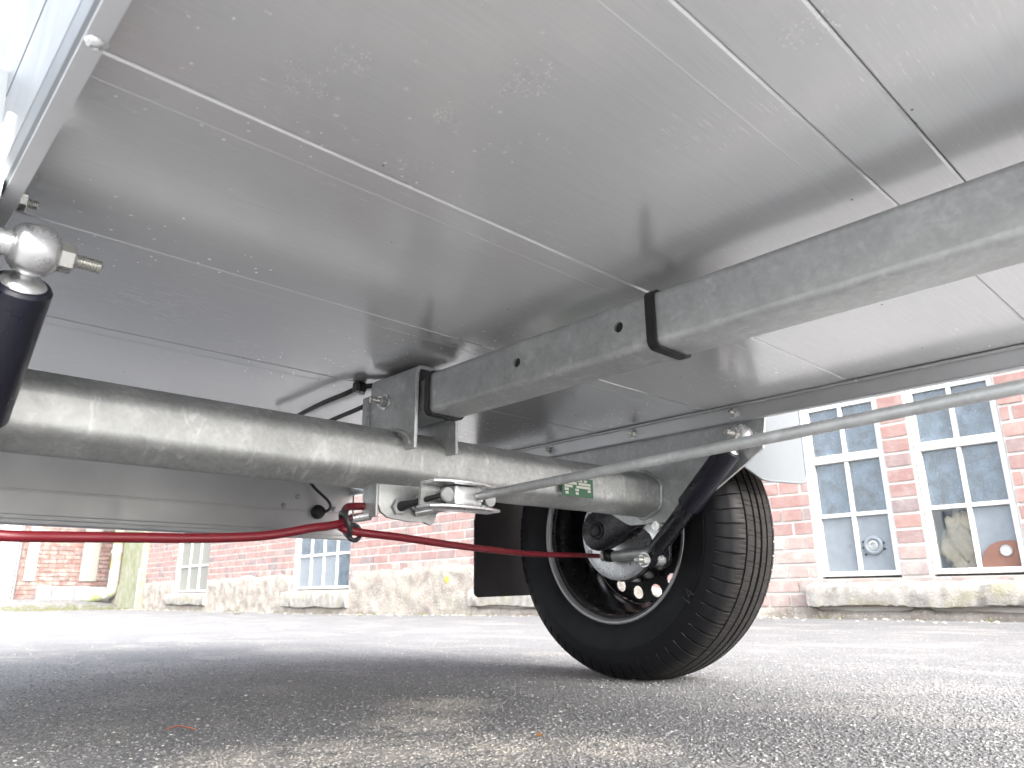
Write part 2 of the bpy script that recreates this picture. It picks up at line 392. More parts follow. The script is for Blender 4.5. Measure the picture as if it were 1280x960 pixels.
def wedge(n, d0, d1, amin=-40, amax=40):
    """random ground points in a sector in front of the viewpoint (uniform area)"""
    d = np.sqrt(rng.uniform(d0*d0, d1*d1, n)); a = yaw+np.radians(rng.uniform(amin, amax, n))
    return np.stack([d*np.cos(a), d*np.sin(a), np.zeros(n)], -1)
p1 = wedge(170000, .55, 3.0); dd = np.hypot(p1[:, 0], p1[:, 1]); p1 = p1[rng.uniform(0, 1, len(p1)) < np.clip((3.0-dd)/2.0, 0, 1)**2.2]; p1[:, 2] = [gz(a, b) for a, b in p1[:, :2]]
scatter('asphalt_chippings', p1, rng.uniform(.0011, .0029, len(p1)), .55, 'chip', 'dark grey stone chippings bedded in the asphalt', 'chippings')
p2 = wedge(700, .6, 3.6); p2[:, 2] = [gz(a, b) for a, b in p2[:, :2]]
scatter('loose_grit', p2, rng.uniform(.0012, .0036, len(p2)), .7, 'grit', 'pale loose grit scattered over the asphalt', 'grit', .1)

# ------------------------------------------------------------------ trailer
XC = .633                                   # trailer centre line
ZF = .505                                   # deck underside
XL, XR = .071, 1.195                        # inner faces of the side rails
YF, YR = -.137, 2.0
mir = lambda x: 2*XC-x
T = thing('flatbed_trailer', (XC, .9, 0), 'galvanised flatbed trailer with aluminium plank deck, seen from underneath, on asphalt', 'trailer')
deck = finish(box(NB(), (XL+.001, YF, ZF+.026), (XR-.001, YR, ZF+.030)), 'floor', 'deck_plain', T)
seams = [YF, YF+.2695]+[.1857]+[.1857+.2695*k for k in range(1, 7)]+[YR]
def plank(y0, y1):
    wd = y1-y0; g = .0006; e = .0018
    prof = [(g, .0255), (g, .0016), (g+e, 0), (.030, 0), (.0303, -.0002), (.0313, -.0002), (.0316, 0), (wd-g-e*.6, 0), (wd-g, .0010), (wd-g, .0255)]
    if wd < .1: prof = [(g, .0255), (g, .0016), (g+e, 0), (wd-g-e*.6, 0), (wd-g, .0010), (wd-g, .0255)]
    bm = prism(NB(), [(y, ZF+z) for y, z in prof], 'X', XL+.0012, XR-.0012)
    bmesh.ops.translate(bm, verts=bm.verts[:], vec=(0, y0, random.uniform(-.0004, .0004)))
    return finish(bm, 'plank', 'deck', deck)
for a, b in zip(seams, seams[1:]): plank(a, b)

def side(sgn):
    f = (lambda x: x) if sgn < 0 else mir
    prof = [(.0710, .81), (.0710, .475), (.0592, .475), (.0570, .4775), (.0545, .488), (.0545, .4885), (.0552, .4895), (.0552, .4915), (.0545, .4925), (.0545, .60), (.0555, .601), (.0555, .607), (.0545, .608), (.0545, .80), (.057, .81)]
    if sgn > 0: prof = prof[::-1]
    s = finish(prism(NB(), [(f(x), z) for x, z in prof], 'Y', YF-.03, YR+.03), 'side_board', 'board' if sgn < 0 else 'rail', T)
    xa, xb = sorted((f(.0592), f(.0708)))
    finish(box(NB(), (xa, YF-.029, .4732), (xb, YR+.029, .4748), .0004, 1), 'lightened_underside_strip', 'edge', s)  # added strip, its colour lightened to imitate bounce light under the board
    # slim cover strip in the corner between deck and rail
    x0, x1 = sorted((f(.0712), f(.0765)))
    finish(box(NB(), (x0, YF+.001, ZF-.0055), (x1, YR-.02, ZF-.0008), .0012, 1), 'corner_strip', 'rail', s)
    for y in seams[1:-1]:
        c = Vector((f(.0765), y-.012, ZF-.0035)); d = (1, 0, 0) if sgn < 0 else (-1, 0, 0)
        finish(lathe(NB(), [(-.001, .0028), (.0004, .0028), (.0014, .002), (.0019, .0007)], c, d, 12), 'rivet', 'white_plastic', s, 40)
    if sgn < 0:
        for y in (.4065, -.09):
            b_ = finish(lathe(NB(), [(0, .0052), (.0012, .0052), (.003, .0042), (.0042, .0022), (.0034, .0012)], (.0650, y, .4732), (0, 0, -1), 20), 'screw_head', 'bright', s, 40)
    return s
sideL, sideR = side(-1), side(1)
# tail panel across the back, below and above the deck
prof = [(2.000, .498), (1.998, .4965), (1.998, .418), (1.9995, .417), (1.9995, .413), (1.998, .412), (1.998, .360), (1.9955, .358), (1.9955, .350), (1.998, .348), (1.999, .340), (2.004, .336), (2.020, .336), (2.024, .342), (2.024, .498)]
tail = finish(prism(NB(), prof, 'X', .058, mir(.058)-.004), 'rear_light_panel', 'panel', T, 20)
finish(prism(NB(), [(1.997, .50), (2.026, .50), (2.026, .338), (1.997, .338)], 'X', mir(.058)-.0035, mir(.058)+.0015), 'end_gasket', 'black_plastic', tail)
for x, z in ((.977, .4255), (1.141, .427), (1.02, .455)):
    finish(lathe(NB(), [(0, .0075), (.002, .0075), (.004, .005), (.0044, .002)], (x, 1.998, z), (0, -1, 0), 14), 'screw_head', 'galv_dark', tail, 40)
finish(lathe(NB(), [(0, .020), (.004, .0215), (.010, .0205), (.014, .016), (.016, .015), (.024, .0145), (.026, .008)], (1.086, 1.998, .414), (0, -1, 0), 22), 'cable_grommet', 'black_plastic', tail, 35)
finish(tube(NB(), spline([(1.046, 1.985, .50), (1.066, 1.972, .475), (1.100, 1.963, .445), (1.108, 1.962, .425), (1.096, 1.970, .412)], 6), .0042, 8), 'lamp_cable', 'black_plastic', tail, 60)
finish(box(NB(), (.0545, 2.0005, .512), (mir(.0545), 2.026, .81), .002, 1), 'tailboard', 'board', T)
finish(box(NB(), (.0720, YF-.028, .476), (mir(.0720), YF-.001, .81), .002, 1), 'headboard', 'board', T)

# axle beam: rounded hexagonal tube
YA, ZA, RA = .892, .3625, .0445
def hexprof(R, rc=.016, rot=0, n=5):
    out = []
    for k in range(6):
        a = rot+pi/3*k+pi/6; corner = Vector((cos(a), sin(a)))*R
        ctr = corner*(1-rc/(R*cos(pi/6)))
        for j in range(n):
            b = a-pi/6+pi/3*j/(n-1); out.append((ctr.x+rc*cos(b), ctr.y+rc*sin(b)))
    return out
XPL = .0575; XPR = mir(XPL)              # outer faces of the rails = inner faces of the axle plates
hp = [(YA+p, ZA+q) for p, q in hexprof(.0475, .017, radians(4))]
axle = finish(prism(NB(), hp, 'X', XPL+.0002, XPR-.0002), 'axle_beam', 'galv_axle', T, 25)
def axle_weld(x, sx):
    P = [(x, YA+p*1.03, ZA+q*1.03) for p, q in hexprof(.0475, .017, radians(4), 4)]; P.append(P[0])
    weld(P, .0042, parent=axle)
axle_weld(XPR-.001, -1); axle_weld(XPL+.001, 1)
# type plate on the front facet
lb = finish(box(NB(), (.913, .8425, .3335), (.994, .8440, .3665), .0004, 1), 'type_plate', 'green', axle)
bm = NB()
for z0, segs in ((.3615, ((.929, .937), (.945, .964), (.968, .976))), (.3560, ((.918, .949), (.954, .985))), (.3505, ((.918, .938), (.948, .985))), (.3450, ((.918, .928), (.945, .954), (.978, .985))), (.339, ((.920, .927), (.946, .953)))):
    for a, b in segs: box(bm, (a+.001, .8418, z0-.0021), (b+.001, .8430, z0+.0021))
finish(bm, 'printed_fields', 'label_white', lb)

# end plates
def end_plate(sgn):
    f = (lambda x: x) if sgn < 0 else mir
    o = [(.617, .535), (.617, .474), (.626, .420), (.660, .398), (.742, .349), (.815, .309), (.835, .3045), (.930, .3045), (.942, .309), (.995, .341), (1.12, .415), (1.165, .455), (1.170, .535)]
    x0, x1 = sorted((f(.0500), f(.0565)))
    pl = finish(prism(NB(), o, 'X', x0, x1, .0008), 'axle_plate', 'galv', T)
    xi = f(.0712); d = (1, 0, 0) if sgn < 0 else (-1, 0, 0)
    for y in (.667, .900, 1.1356): bolt_end(pl, (xi, y, .4885), d, .0042, .0062, .0085, R=.0085)
    # small folded lip along the lower edge
    return pl
plR, plL = end_plate(1), end_plate(-1)

# shock absorbers
def shock(sgn):
    f = (lambda x: x) if sgn < 0 else mir
    dx = 1 if sgn < 0 else -1
    top = Vector((f(.088), .650, .4420)); bot = Vector((f(.086), .868, .2335)); d = (bot-top).normalized(); L = (bot-top).length
    body = finish(lathe(NB(), [(.030, .008), (.0312, .0205), (.034, .0225), (.165, .0225), (.168, .0205)], top, d, 28), 'shock_absorber', 'navy_paint', T, 35)
    finish(lathe(NB(), [(.160, .0165), (.170, .0168), (L-.03, .0168), (L-.022, .012), (L-.008, .010)], top, d, 24), 'shock_rod_cover', 'black_paint', body, 35)
    if sgn > 0:
        # half shield along the shock
        _, u, v = frame_of(d)
        pass
    # upper eye: a squashed barrel with a neck and a seat washer
    finish(lathe(NB(), [(-.0165, .0130), (-.0155, .0155), (-.011, .0192), (-.004, .0212), (.004, .0212), (.011, .0192), (.0155, .0155), (.0165, .0130)], top, (1, 0, 0), 28), 'upper_eye', 'bright', body, 40)
    finish(lathe(NB(), [(.010, .009), (.019, .0072), (.024, .0072), (.026, .0105), (.0285, .016), (.0308, .0175), (.0315, .0165)], top, d, 24), 'neck', 'bright', body, 35)
    c = Vector((f(.071 if sgn < 0 else .071), top.y, top.z))
    finish(lathe(NB(), [(-.02, .0105), (.002, .0105)], c, (dx, 0, 0), 22), 'spacer', 'bright', body, 35)
    finish(lathe(NB(), [(-.001, .0165), (.0015, .0165), (.0025, .0155)], (f(.0575), top.y, top.z), (dx, 0, 0), 26), 'mount_washer', 'bright', body, 35)
    bolt_end(body, (top.x+dx*.0163, top.y, top.z), (dx, 0, 0), .0060, .0120, .0215, washer=False, R=.0122)
    # lower eye
    finish(lathe(NB(), [(-.014, .009), (-.012, .0125), (0, .0135), (.012, .0125), (.014, .009)], bot, (1, 0, 0), 24), 'lower_eye', 'black_paint', body, 40)
    finish(lathe(NB(), [(0, .0105), (.040, .0105), (.041, .0095)], bot+Vector((-dx*.014, 0, 0)), (-dx, 0, 0), 20), 'lower_spacer', 'bright', body, 40)
    bolt_end(body, (bot.x+dx*.014, bot.y, bot.z), (dx, 0, 0), .0060, .009, .013, washer=True, R=.0112)
    return body
shL, shR = shock(-1), shock(1)

# wheels
RT, YW, ZW, XF, WD = .305, 1.0208, .2995, 1.256, .172
def wheel(sgn):
    f = (lambda x: x) if sgn > 0 else mir
    wheel_o = None
    # tyre: (x offset from inner flange, radius, kind)
    prof = [(.004, .178), (-.003, .186), (-.009, .200), (-.0135, .222), (-.0135, .240), (-.0125, .2405), (-.0125, .243), (-.0130, .2435), (-.009, .262), (-.0022, .277), (.0015, .280), (.006, .287), (.013, .2935), (.021, .2975),
            (.034, .3015), (.0345, .2955), (.0385, .2957), (.039, .3024), (.060, .3046), (.0605, .2975), (.0660, .2975), (.0665, .3048), (WD/2-.004, .305), (WD/2-.0035, .2975), (WD/2+.0035, .2975)]
    full = prof+[(WD-a, r) for a, r in prof[-2::-1]]
    # deduplicate mirrored middle
    bm = NB(); rings = []; NP = 66; offs = [0, .045, .115, .16, .40, .44, .48, .72, .76, .80]; n = NP*len(offs)
    for i, (a, r) in enumerate(full):
        ring = []; e = min(a, WD-a)
        for k in range(n):
            p_, j = divmod(k, len(offs)); th = 2*pi*(p_+offs[j]+(.0 if e < .034 else (e-.034)*4))/NP; rr = r
            if -.003 < e < .0335 and r > .275 and j in (1, 2): rr = r-.0055             # shoulder slots
            elif .0335 < e and r > .30 and j in (5, 8): rr = r-.0012                    # fine sipes in the ribs
            zz = rr*sin(th)
            if zz < -.2985: zz = -.2985+(zz+.2985)*.12      # loaded contact patch
            ring.append(bm.verts.new((f(XF+a), YW+rr*cos(th), ZW+zz)))
        rings.append(ring)
    for A, B in zip(rings, rings[1:]):
        for k in range(n): bm.faces.new((A[k], A[(k+1) % n], B[(k+1) % n], B[k]))
    # rim carries the wheel: make rim the part that owns tyre
    rimprof = [(.000, .1895), (-.0035, .1885), (-.0040, .1865), (.000, .1805), (.008, .1785), (.010, .1735), (.030, .1715), (.036, .1655), (.055, .1625), (.070, .1500), (.110, .1490), (.122, .160), (.150, .1665), (.166, .172), (.172, .180), (.176, .187), (.174, .190), (.168, .182), (.150, .170), (.118, .164), (.108, .153), (.072, .154), (.055, .167), (.036, .170), (.012, .178), (.006, .184)]
    b2 = lathe(NB(), rimprof, (f(XF), YW, ZW), (sgn, 0, 0), 96, close=True)
    wo = finish(b2, 'wheel', 'rim', T, 40)
    tag(wo, 'black steel wheel with 14 inch treaded tyre, right side' if sgn > 0 else 'black steel wheel with treaded tyre, left side')
    finish(lathe(NB(), [(.004, .1782), (-.0012, .1802), (-.0046, .1830), (-.0056, .1866), (-.0046, .1898), (-.0015, .1912), (.0008, .1898)], (f(XF), YW, ZW), (sgn, 0, 0), 96, cap=False), 'flange_edge', 'rim_edge', wo, 60)
    finish(bm, 'tyre', 'rubber', wo, 32)
    # disc with 16 round holes
    bd = NB(); ns = 16; xd = f(XF+.112); m = 12
    for s_ in range(ns):
        a0 = 2*pi*(s_+.34)/ns; hw = pi/ns; ri, ro, rm, hr = .100, .1495, .1265, .0142
        sq = [(-1, -1), (-.33, -1), (.33, -1), (1, -1), (1, -.33), (1, .33), (1, 1), (.33, 1), (-.33, 1), (-1, 1), (-1, .33), (-1, -.33)]
        outer, inner = [], []
        for (p, q) in sq:
            r_ = rm+(ro-rm)*q if q > 0 else rm+(rm-ri)*q
            t_ = a0+hw*p; outer.append((r_*cos(t_), r_*sin(t_)))
            an = math.atan2(q, p); t2 = a0+hr*cos(an)/rm; r2 = rm+hr*sin(an); inner.append((r2*cos(t2), r2*sin(t2)))
        dish = lambda y, z: sgn*(.010*(.15-math.hypot(y, z))/.05)
        O = [bd.verts.new((xd-dish(y, z), YW+y, ZW+z)) for y, z in outer]; I = [bd.verts.new((xd-dish(y, z), YW+y, ZW+z)) for y, z in inner]
        J = [bd.verts.new((xd-dish(y, z)+sgn*.0035, YW+y, ZW+z)) for y, z in inner]
        for k in range(m):
            bd.faces.new((O[k], O[(k+1) % m], I[(k+1) % m], I[k])); bd.faces.new((I[k], I[(k+1) % m], J[(k+1) % m], J[k]))
    bmesh.ops.remove_doubles(bd, verts=bd.verts[:], dist=1e-5)
    lathe(bd, [(0, .100), (-.004, .090), (.012, .075), (.012, .03)], (xd-sgn*.010, YW, ZW), (sgn, 0, 0), 64)
    finish(bd, 'wheel_disc', 'rim', wo, 30)
    return wo
wheelR, wheelL = wheel(1), wheel(-1)
# the size figures moulded into the right tyre's inner wall
cu = bpy.data.curves.new('size_figures', 'FONT'); cu.body = '14'; cu.size = .030; cu.extrude = .0012; cu.align_x = 'CENTER'; cu.align_y = 'CENTER'
tmp = bpy.data.objects.new('tmp', cu); COL.objects.link(tmp)
dg = bpy.context.evaluated_depsgraph_get(); mt = bpy.data.meshes.new_from_object(tmp.evaluated_get(dg)); bpy.data.objects.remove(tmp)
mt.materials.clear(); mt.materials.append(M['flap'])
tx = bpy.data.objects.new('size_figures', mt); COL.objects.link(tx); tx.parent = wheelR
ta = radians(215); rt = .236
tx.matrix_world = Matrix(((0, 0, -1, XF-.0134), (-1, 0, 0, YW+rt*cos(ta)), (0, 1, 0, ZW+rt*sin(ta)), (0, 0, 0, 1))) @ Matrix.Rotation(radians(55), 4, 'Z')

# trailing arm, brake back plate and drum (right and left)
def hub(sgn):
    f = (lambda x: x) if sgn > 0 else mir
    a0, a1 = Vector((YA, ZA-.012)), Vector((YW+.006, ZW+.0015)); d = (a1-a0).normalized(); nrm = Vector((-d.y, d.x)); pts = []
    for k in range(9): an = pi/2+pi*k/8; p = a0+(d*cos(an)+nrm*sin(an))*.038; pts.append(tuple(p))
    for k in range(9): an = -pi/2+pi*k/8; p = a1+(d*cos(an)+nrm*sin(an))*.042; pts.append(tuple(p))
    x0, x1 = sorted((f(1.2165), f(1.247)))
    arm = finish(prism(NB(), pts, 'X', x0, x1, .003), 'trailing_arm', 'black_paint', T, 30)
    finish(torus(NB(), (f(1.216), a1.x, a1.y), (1, 0, 0), .0165, .003, 28, 8), 'spindle_ring', 'black_plastic', arm, 60)
    finish(lathe(NB(), [(0, .012), (.006, .012), (.007, .010)], (f(1.217), a1.x, a1.y), (-sgn, 0, 0), 24), 'spindle_end', 'black_plastic', arm, 40)
    # ear carrying the lower shock mount
    ear = [(.845, .345), (.905, .335), (.893, .245), (.882, .224), (.862, .220), (.850, .232)]
    x0, x1 = sorted((f(1.222), f(1.232)))
    finish(prism(NB(), ear, 'X', x0, x1, .002), 'shock_ear', 'black_paint', arm, 30)
    # galvanised handbrake lever piece tucked under the plate
    if sgn > 0:
        lv = [(.848, .302), (.880, .306), (.893, .296), (.876, .285), (.862, .250), (.850, .252), (.853, .280)]
        finish(prism(NB(), lv, 'X', 1.200, 1.206, .001), 'lever', 'bright', arm, 30)
        finish(lathe(NB(), [(-.02, .006), (.012, .006), (.014, .009), (.018, .009)], (1.204, .852, .297), (-1, 0, 0), 16), 'lever_pin', 'zinc', arm, 40)
    bp_ = finish(lathe(NB(), [(.004, .020), (.004, .060), (0, .074), (-.001, .088), (-.004, .0965), (-.003, .1005), (.003, .102), (.012, .1015), (.012, .085), (.010, .02)], (f(1.283), YW, ZW), (sgn, 0, 0), 72), 'brake_back_plate', 'bright', T, 30)
    finish(lathe(NB(), [(.013, .02), (.013, .1035), (.060, .1035), (.068, .095), (.070, .03)], (f(1.283), YW, ZW), (sgn, 0, 0), 64), 'brake_drum', 'rim', bp_, 30)
    for an in (152, 40, 205):
        finish(lathe(NB(), [(0, .006), (-.0015, .006), (-.002, .003)], (f(1.2815), YW+.0915*cos(radians(an))*-1, ZW+.0915*sin(radians(an))), (sgn, 0, 0), 16), 'inspection_plug', 'green' if an == 152 else 'galv_dark', bp_, 40)
    # cable guide tube and ribbed cast housing
    q = Vector((f(1.262), .985, .250))
    finish(tube(NB(), [q+Vector((0, .045, -.001)), q+Vector((0, .04, -.001)), q+Vector((0, -.03, .002)), q+Vector((sgn*.01, -.075, .006))], [.0085, .011, .012, .009], 18), 'cable_housing', 'galv', bp_, 40)
    for dy in (.0, -.02): finish(box(NB(), (min(q.x, q.x+sgn*.018), q.y+dy-.012, q.z+.004), (max(q.x, q.x+sgn*.018), q.y+dy+.004, q.z+.014), .003), 'housing_rib', 'galv_dark', bp_, 40)
    finish(lathe(NB(), [(0, .011), (.004, .0135), (.008, .011), (.012, .0135), (.016, .011), (.02, .0125), (.024, .009)], q+Vector((0, .034, 0)), (0, 1, 0), 20), 'rubber_boot', 'black_plastic', bp_, 40)
    finish(hexnut(NB(), q+Vector((-sgn*.002, .058, 0)), (-sgn*.35, .9, 0), .011, .008), 'cable_nut', 'zinc', bp_, 25)
    return bp_
hubR, hubL = hub(1), hub(-1)

# mudguards and mud flaps
def mudguard(sgn):
    f = (lambda x: x) if sgn > 0 else mir
    bm = NB(); th = .003
    low = [(1.2105, .412), (1.235, .398), (1.300, .3795), (1.330, .3785), (1.462, .3865), (1.476, .389), (1.486, .396), (1.490, .410), (1.492, .56), (1.2105, .56)]
    prism(bm, [(f(x), z) for x, z in low], 'Y', .682, .682+th, .001)
    arch = [(.6855, .55), (.74, .645), (.82, .668), (1.22, .668), (1.32, .64), (1.40, .55)]
    for (y0, z0), (y1, z1) in zip(arch, arch[1:]):
        vs = [bm.verts.new(p) for p in ((f(1.2105), y0, z0), (f(1.492), y0, z0), (f(1.492), y1, z1), (f(1.2105), y1, z1))]
        vt = [bm.verts.new((v.co.x, v.co.y, v.co.z+th)) for v in vs]
        bm.faces.new(vs); bm.faces.new(vt[::-1])
        for k in range(4): bm.faces.new((vs[k], vs[(k+1) % 4], vt[(k+1) % 4], vt[k]))
    # outer skirt
    sk = arch+[(1.40, .50), (1.33, .52), (1.25, .60), (1.02, .63), (.80, .60), (.71, .50), (.6855, .45)]
    x0, x1 = sorted((f(1.489), f(1.492)))
    prism(bm, sk, 'X', x0, x1)
    o = finish(bm, 'mudguard', 'mudguard', T)
    # rolled rim along the front flap
    finish(tube(NB(), [(f(x), .6818, z) for x, z in [(1.2105, .412), (1.235, .398), (1.300, .3795), (1.330, .3785), (1.462, .3865), (1.476, .389), (1.486, .396), (1.490, .410), (1.492, .56)]], .0024, 8), 'rolled_rim', 'mudguard', o, 60)
    fl = [(1.2045, .47), (1.2045, .362), (1.199, .352), (1.199, .177), (1.203, .170), (1.212, .166), (1.40, .170), (1.415, .174), (1.42, .185), (1.42, .47)]
    finish(prism(NB(), [(f(x), z) for x, z in fl], 'Y', 1.405, 1.410, .001), 'mud_flap', 'flap', o)
    finish(box(NB(), (min(f(1.2), f(1.44)), 1.404, .47), (max(f(1.2), f(1.44)), 1.412, .56), .001), 'flap_bracket', 'galv', o)
    return o
mudguard(1); mudguard(-1)

# drawbar with rubber bands, holes
DX0, DX1, DZ0, DZ1 = .603, .663, .4205, .4805
def rrect(x0, x1, z0, z1, r=.0075, n=5):
    out = []
    for cx_, cz_, a in ((x1-r, z1-r, 0), (x0+r, z1-r, 90), (x0+r, z0+r, 180), (x1-r, z0+r, 270)):
        for k in range(n+1): b = radians(a+90*k/n); out.append((cx_+r*cos(b), cz_+r*sin(b)))
    return out
holes = [(.6275, .4515), (.4657, .4533)]
bm = NB(); prof = rrect(DX0, DX1, DZ0, DZ1); fY = [.806]; 
# outer skin, leaving the near face to be built with round holes
n = len(prof); yA, yB = -2.05, .806
A = [bm.verts.new((x, yA, z)) for x, z in prof]; B = [bm.verts.new((x, yB, z)) for x, z in prof]
for i in range(n):
    j = (i+1) % n
    if abs(prof[i][0]-DX0) < 1e-6 and abs(prof[j][0]-DX0) < 1e-6: z_hi, z_lo = max(prof[i][1], prof[j][1]), min(prof[i][1], prof[j][1]); continue
    bm.faces.new((A[i], B[i], B[j], A[j]))
bm.faces.new(A); bm.faces.new(B[::-1])
cuts = [yA]+[v for hy, _ in sorted(holes) for v in (hy-.02, hy+.02)]+[yB]
for a, b in zip(cuts, cuts[1:]):
    hc = [h for h in holes if a < h[0] < b and b-a < .05]
    if not hc:
        bm.faces.new([bm.verts.new(p) for p in ((DX0, a, z_lo), (DX0, b, z_lo), (DX0, b, z_hi), (DX0, a, z_hi))]); continue
    hy, hz = hc[0]; m = 24; O, I, J = [], [], []
    for k in range(m):
        t = 2*pi*k/m; c_, s_ = cos(t), sin(t); q = 1/max(abs(c_), abs(s_)); py = hy+.02*c_*q; pz = hz+s_*q*((z_hi-hz) if s_ > 0 else (hz-z_lo))
        O.append(bm.verts.new((DX0, py, pz))); I.append(bm.verts.new((DX0, hy+.0062*c_, hz+.0062*s_))); J.append(bm.verts.new((DX0+.004, hy+.0062*c_, hz+.0062*s_)))
    for k in range(m):
        k2 = (k+1) % m; bm.faces.new((O[k], O[k2], I[k2], I[k])); bm.faces.new((I[k], I[k2], J[k2], J[k]))
drawbar = finish(bm, 'drawbar', 'galv', T, 30)
for hy, hz in holes:
    finish(lathe(NB(), [(.0035, .0075), (.0300, .0075)], (DX0, hy, hz), (1, 0, 0), 20), 'hole_plug', 'black_plastic', drawbar)
def band(y, wdt):
    o = rrect(DX0-.0032, DX1+.0032, DZ0-.0032, DZ1+.0032, .010); i_ = rrect(DX0-.0004, DX1+.0004, DZ0-.0004, DZ1+.0004, .0078)
    bm = NB(); R_ = []
    for prof_, yy in ((i_, y-wdt/2), (o, y-wdt/2), (o, y+wdt/2), (i_, y+wdt/2)): R_.append([bm.verts.new((x, yy, z)) for x, z in prof_])
    for P, Q in zip(R_, R_[1:]+R_[:1]):
        for k in range(len(P)): bm.faces.new((P[k], P[(k+1) % len(P)], Q[(k+1) % len(P)], Q[k]))
    return finish(bm, 'rubber_band', 'black_plastic', drawbar, 40)
band(.4215, .0115); band(.811, .010)
finish(prism(NB(), rrect(DX0+.002, DX1-.002, DZ0+.002, DZ1-.003), 'Y', .8065, .93), 'drawbar_end', 'galv_dark', drawbar, 30)
finish(prism(NB(), rrect(DX0-.012, DX1+.012, DZ0-.005, DZ1+.03, .02), 'Y', -2.30, -2.03, .008), 'coupling_head', 'galv_dark', drawbar, 30)

# inverted-U bracket joining drawbar and axle
bz = .4955; tk = .0055; y0, y1 = .828, .945
U = [(.593, .372), (.593, bz-.012), (.5945, bz-.005), (.599, bz-.0012), (.605, bz), (.661, bz), (.667, bz-.0012), (.6715, bz-.005), (.673, bz-.012), (.673, .372), (.673-tk, .372), (.673-tk, bz-.012), (.6655, bz-.0062), (.661, bz-tk), (.605, bz-tk), (.6005, bz-.0062), (.593+tk, bz-.012), (.593+tk, .372)]
bracket = finish(prism(NB(), U, 'Y', y0, y1, .0006), 'drawbar_bracket', 'galv', T, 30)
finish(box(NB(), (.590, .9455, .372), (.602, .964, .470), .002), 'gusset', 'galv', bracket, 30)
bolt_end(bracket, (.593, .905, .4530), (-1, 0, 0), .0052, .0085, .016, R=.0098)
weld([(.5905, .833, .378), (.590, .848, .394), (.589, .866, .4015), (.5895, .885, .405)], .0032, parent=bracket)
weld([(.6760, .833, .378), (.6765, .85, .394), (.677, .88, .404)], .0045, parent=bracket)

# brake rod with threaded end, equaliser, cable abutment
def rod_at(y): return Vector((.660, y, .3025+(.7801-y)*.0312))
rod = finish(tube(NB(), [rod_at(.762), rod_at(.40), rod_at(0), rod_at(-1.9)], .0060, 16), 'brake_rod', 'galv', T, 60)
dr = (rod_at(.795)-rod_at(.70)).normalized()
finish(lathe(NB(), thread(-.004, .028, .0056, .0024), rod_at(.762), dr, 16), 'threaded_end', 'zinc', rod, 30)
bx = .640
def lens(x0, x1, ya, yb):
    return [(x0, yb), (x0, ya+.018), (x0+.012, ya+.006), (x0+.034, ya), (x0+.07, ya), (x1-.030, ya+.004), (x1-.004, ya+.016), (x1, yb)]
eq = finish(prism(NB(), lens(.580, .706, .752, .800), 'Z', .2835, .2875, .0008), 'equaliser', 'bright', T, 30)
finish(prism(NB(), [(.585, .800), (.583, .766), (.600, .756), (.628, .752), (.662, .754), (.692, .766), (.700, .800)], 'Z', .3165, .3205, .0008), 'upper_flange', 'bright', eq, 30)
finish(prism(NB(), [(.582, .2876), (.702, .2876), (.698, .3164), (.584, .3164)], 'Y', .795, .7995), 'back_web', 'galv_dark', eq)
finish(box(NB(), (.618, .766, .2885), (.668, .790, .3155), .005), 'rocker_block', 'bright', eq, 40)
for x, z in ((.6085, .3015), (.684, .3000)):
    finish(lathe(NB(), [(0, .0105), (.003, .0105), (.0045, .0092)], (x, .772, z), (0, -1, 0), 22), 'pin_head', 'galv_dark', eq, 40)
    finish(lathe(NB(), [(0, .006), (.028, .006)], (x, .7725, z), (0, 1, 0), 14), 'pin', 'zinc', eq, 40)
finish(hexnut(NB(), rod_at(.771), (0, -1, .03), .0098, .007), 'rod_nut', 'zinc', eq, 25)
ab = [(.5455, .3180), (.545, .292), (.549, .281), (.561, .2735), (.600, .2695), (.622, .272), (.626, .2685), (.634, .267), (.640, .272), (.642, .283), (.648, .289), (.660, .296), (.660, .320)]
abut = finish(prism(NB(), ab, 'Y', .838, .843, .0008), 'cable_abutment', 'galv_dark', T, 30)
finish(box(NB(), (.541, .838, .274), (.5455, .872, .318), .0012), 'side_flange', 'galv_dark', abut, 30)
for x, z in ((.576, .2885), (.606, .2945)):
    finish(hexnut(NB(), (x, .838, z), (0, -1, 0), .0115, .007), 'lock_nut', 'galv_dark' if x < .6 else 'zinc', abut, 25)
finish(tube(NB(), [(.576, .835, .2885), (.583, .815, .292), (.597, .783, .2985), (.603, .774, .301)], [.0075, .0045, .0035, .0035], 10), 'inner_cable', 'black_plastic', abut, 60)
finish(tube(NB(), [(.606, .835, .2825), (.630, .80, .289), (.652, .781, .294)], .0055, 12), 'pull_sleeve', 'bright', abut, 60)
finish(tube(NB(), [(.5460, .858, .277), (.538, .868, .275), (.526, .876, .273)], .0062, 12), 'cable_ferrule', 'bright', abut, 60)

# red brake cables
def P_(x, y, z): return (x, y, z)
cableA = [(.560, .862, .290), (.535, .870, .2895), (.512, .862, .2855), (.492, .835, .272), (.478, .812, .2605), (.455, .805, .2545), (.4294, .80, .2502), (.385, .80, .2408), (.3433, .80, .2356), (.285, .80, .2322), (.2294, .80, .2305), (.17, .80, .2285), (.123, .80, .2275), (.06, .83, .232), (.02, .95, .246), (.006, 1.045, .250)]
ca = finish(tube(NB(), spline(cableA, 8), .0052, 12), 'brake_cable', 'red', T, 60)
cableB = [(.530, .876, .2740), (.512, .866, .270), (.494, .842, .2625), (.480, .822, .2575), (.4745, .808, .2530), (.480, .8, .2500), (.496, .799, .2480), (.52, .798, .2464), (.5552, .80, .2448), (.62, .812, .2415), (.7355, .85, .2390), (.90, .915, .2395), (1.06, .985, .2445), (1.20, 1.040, .2495), (1.248, 1.050, .2502)]
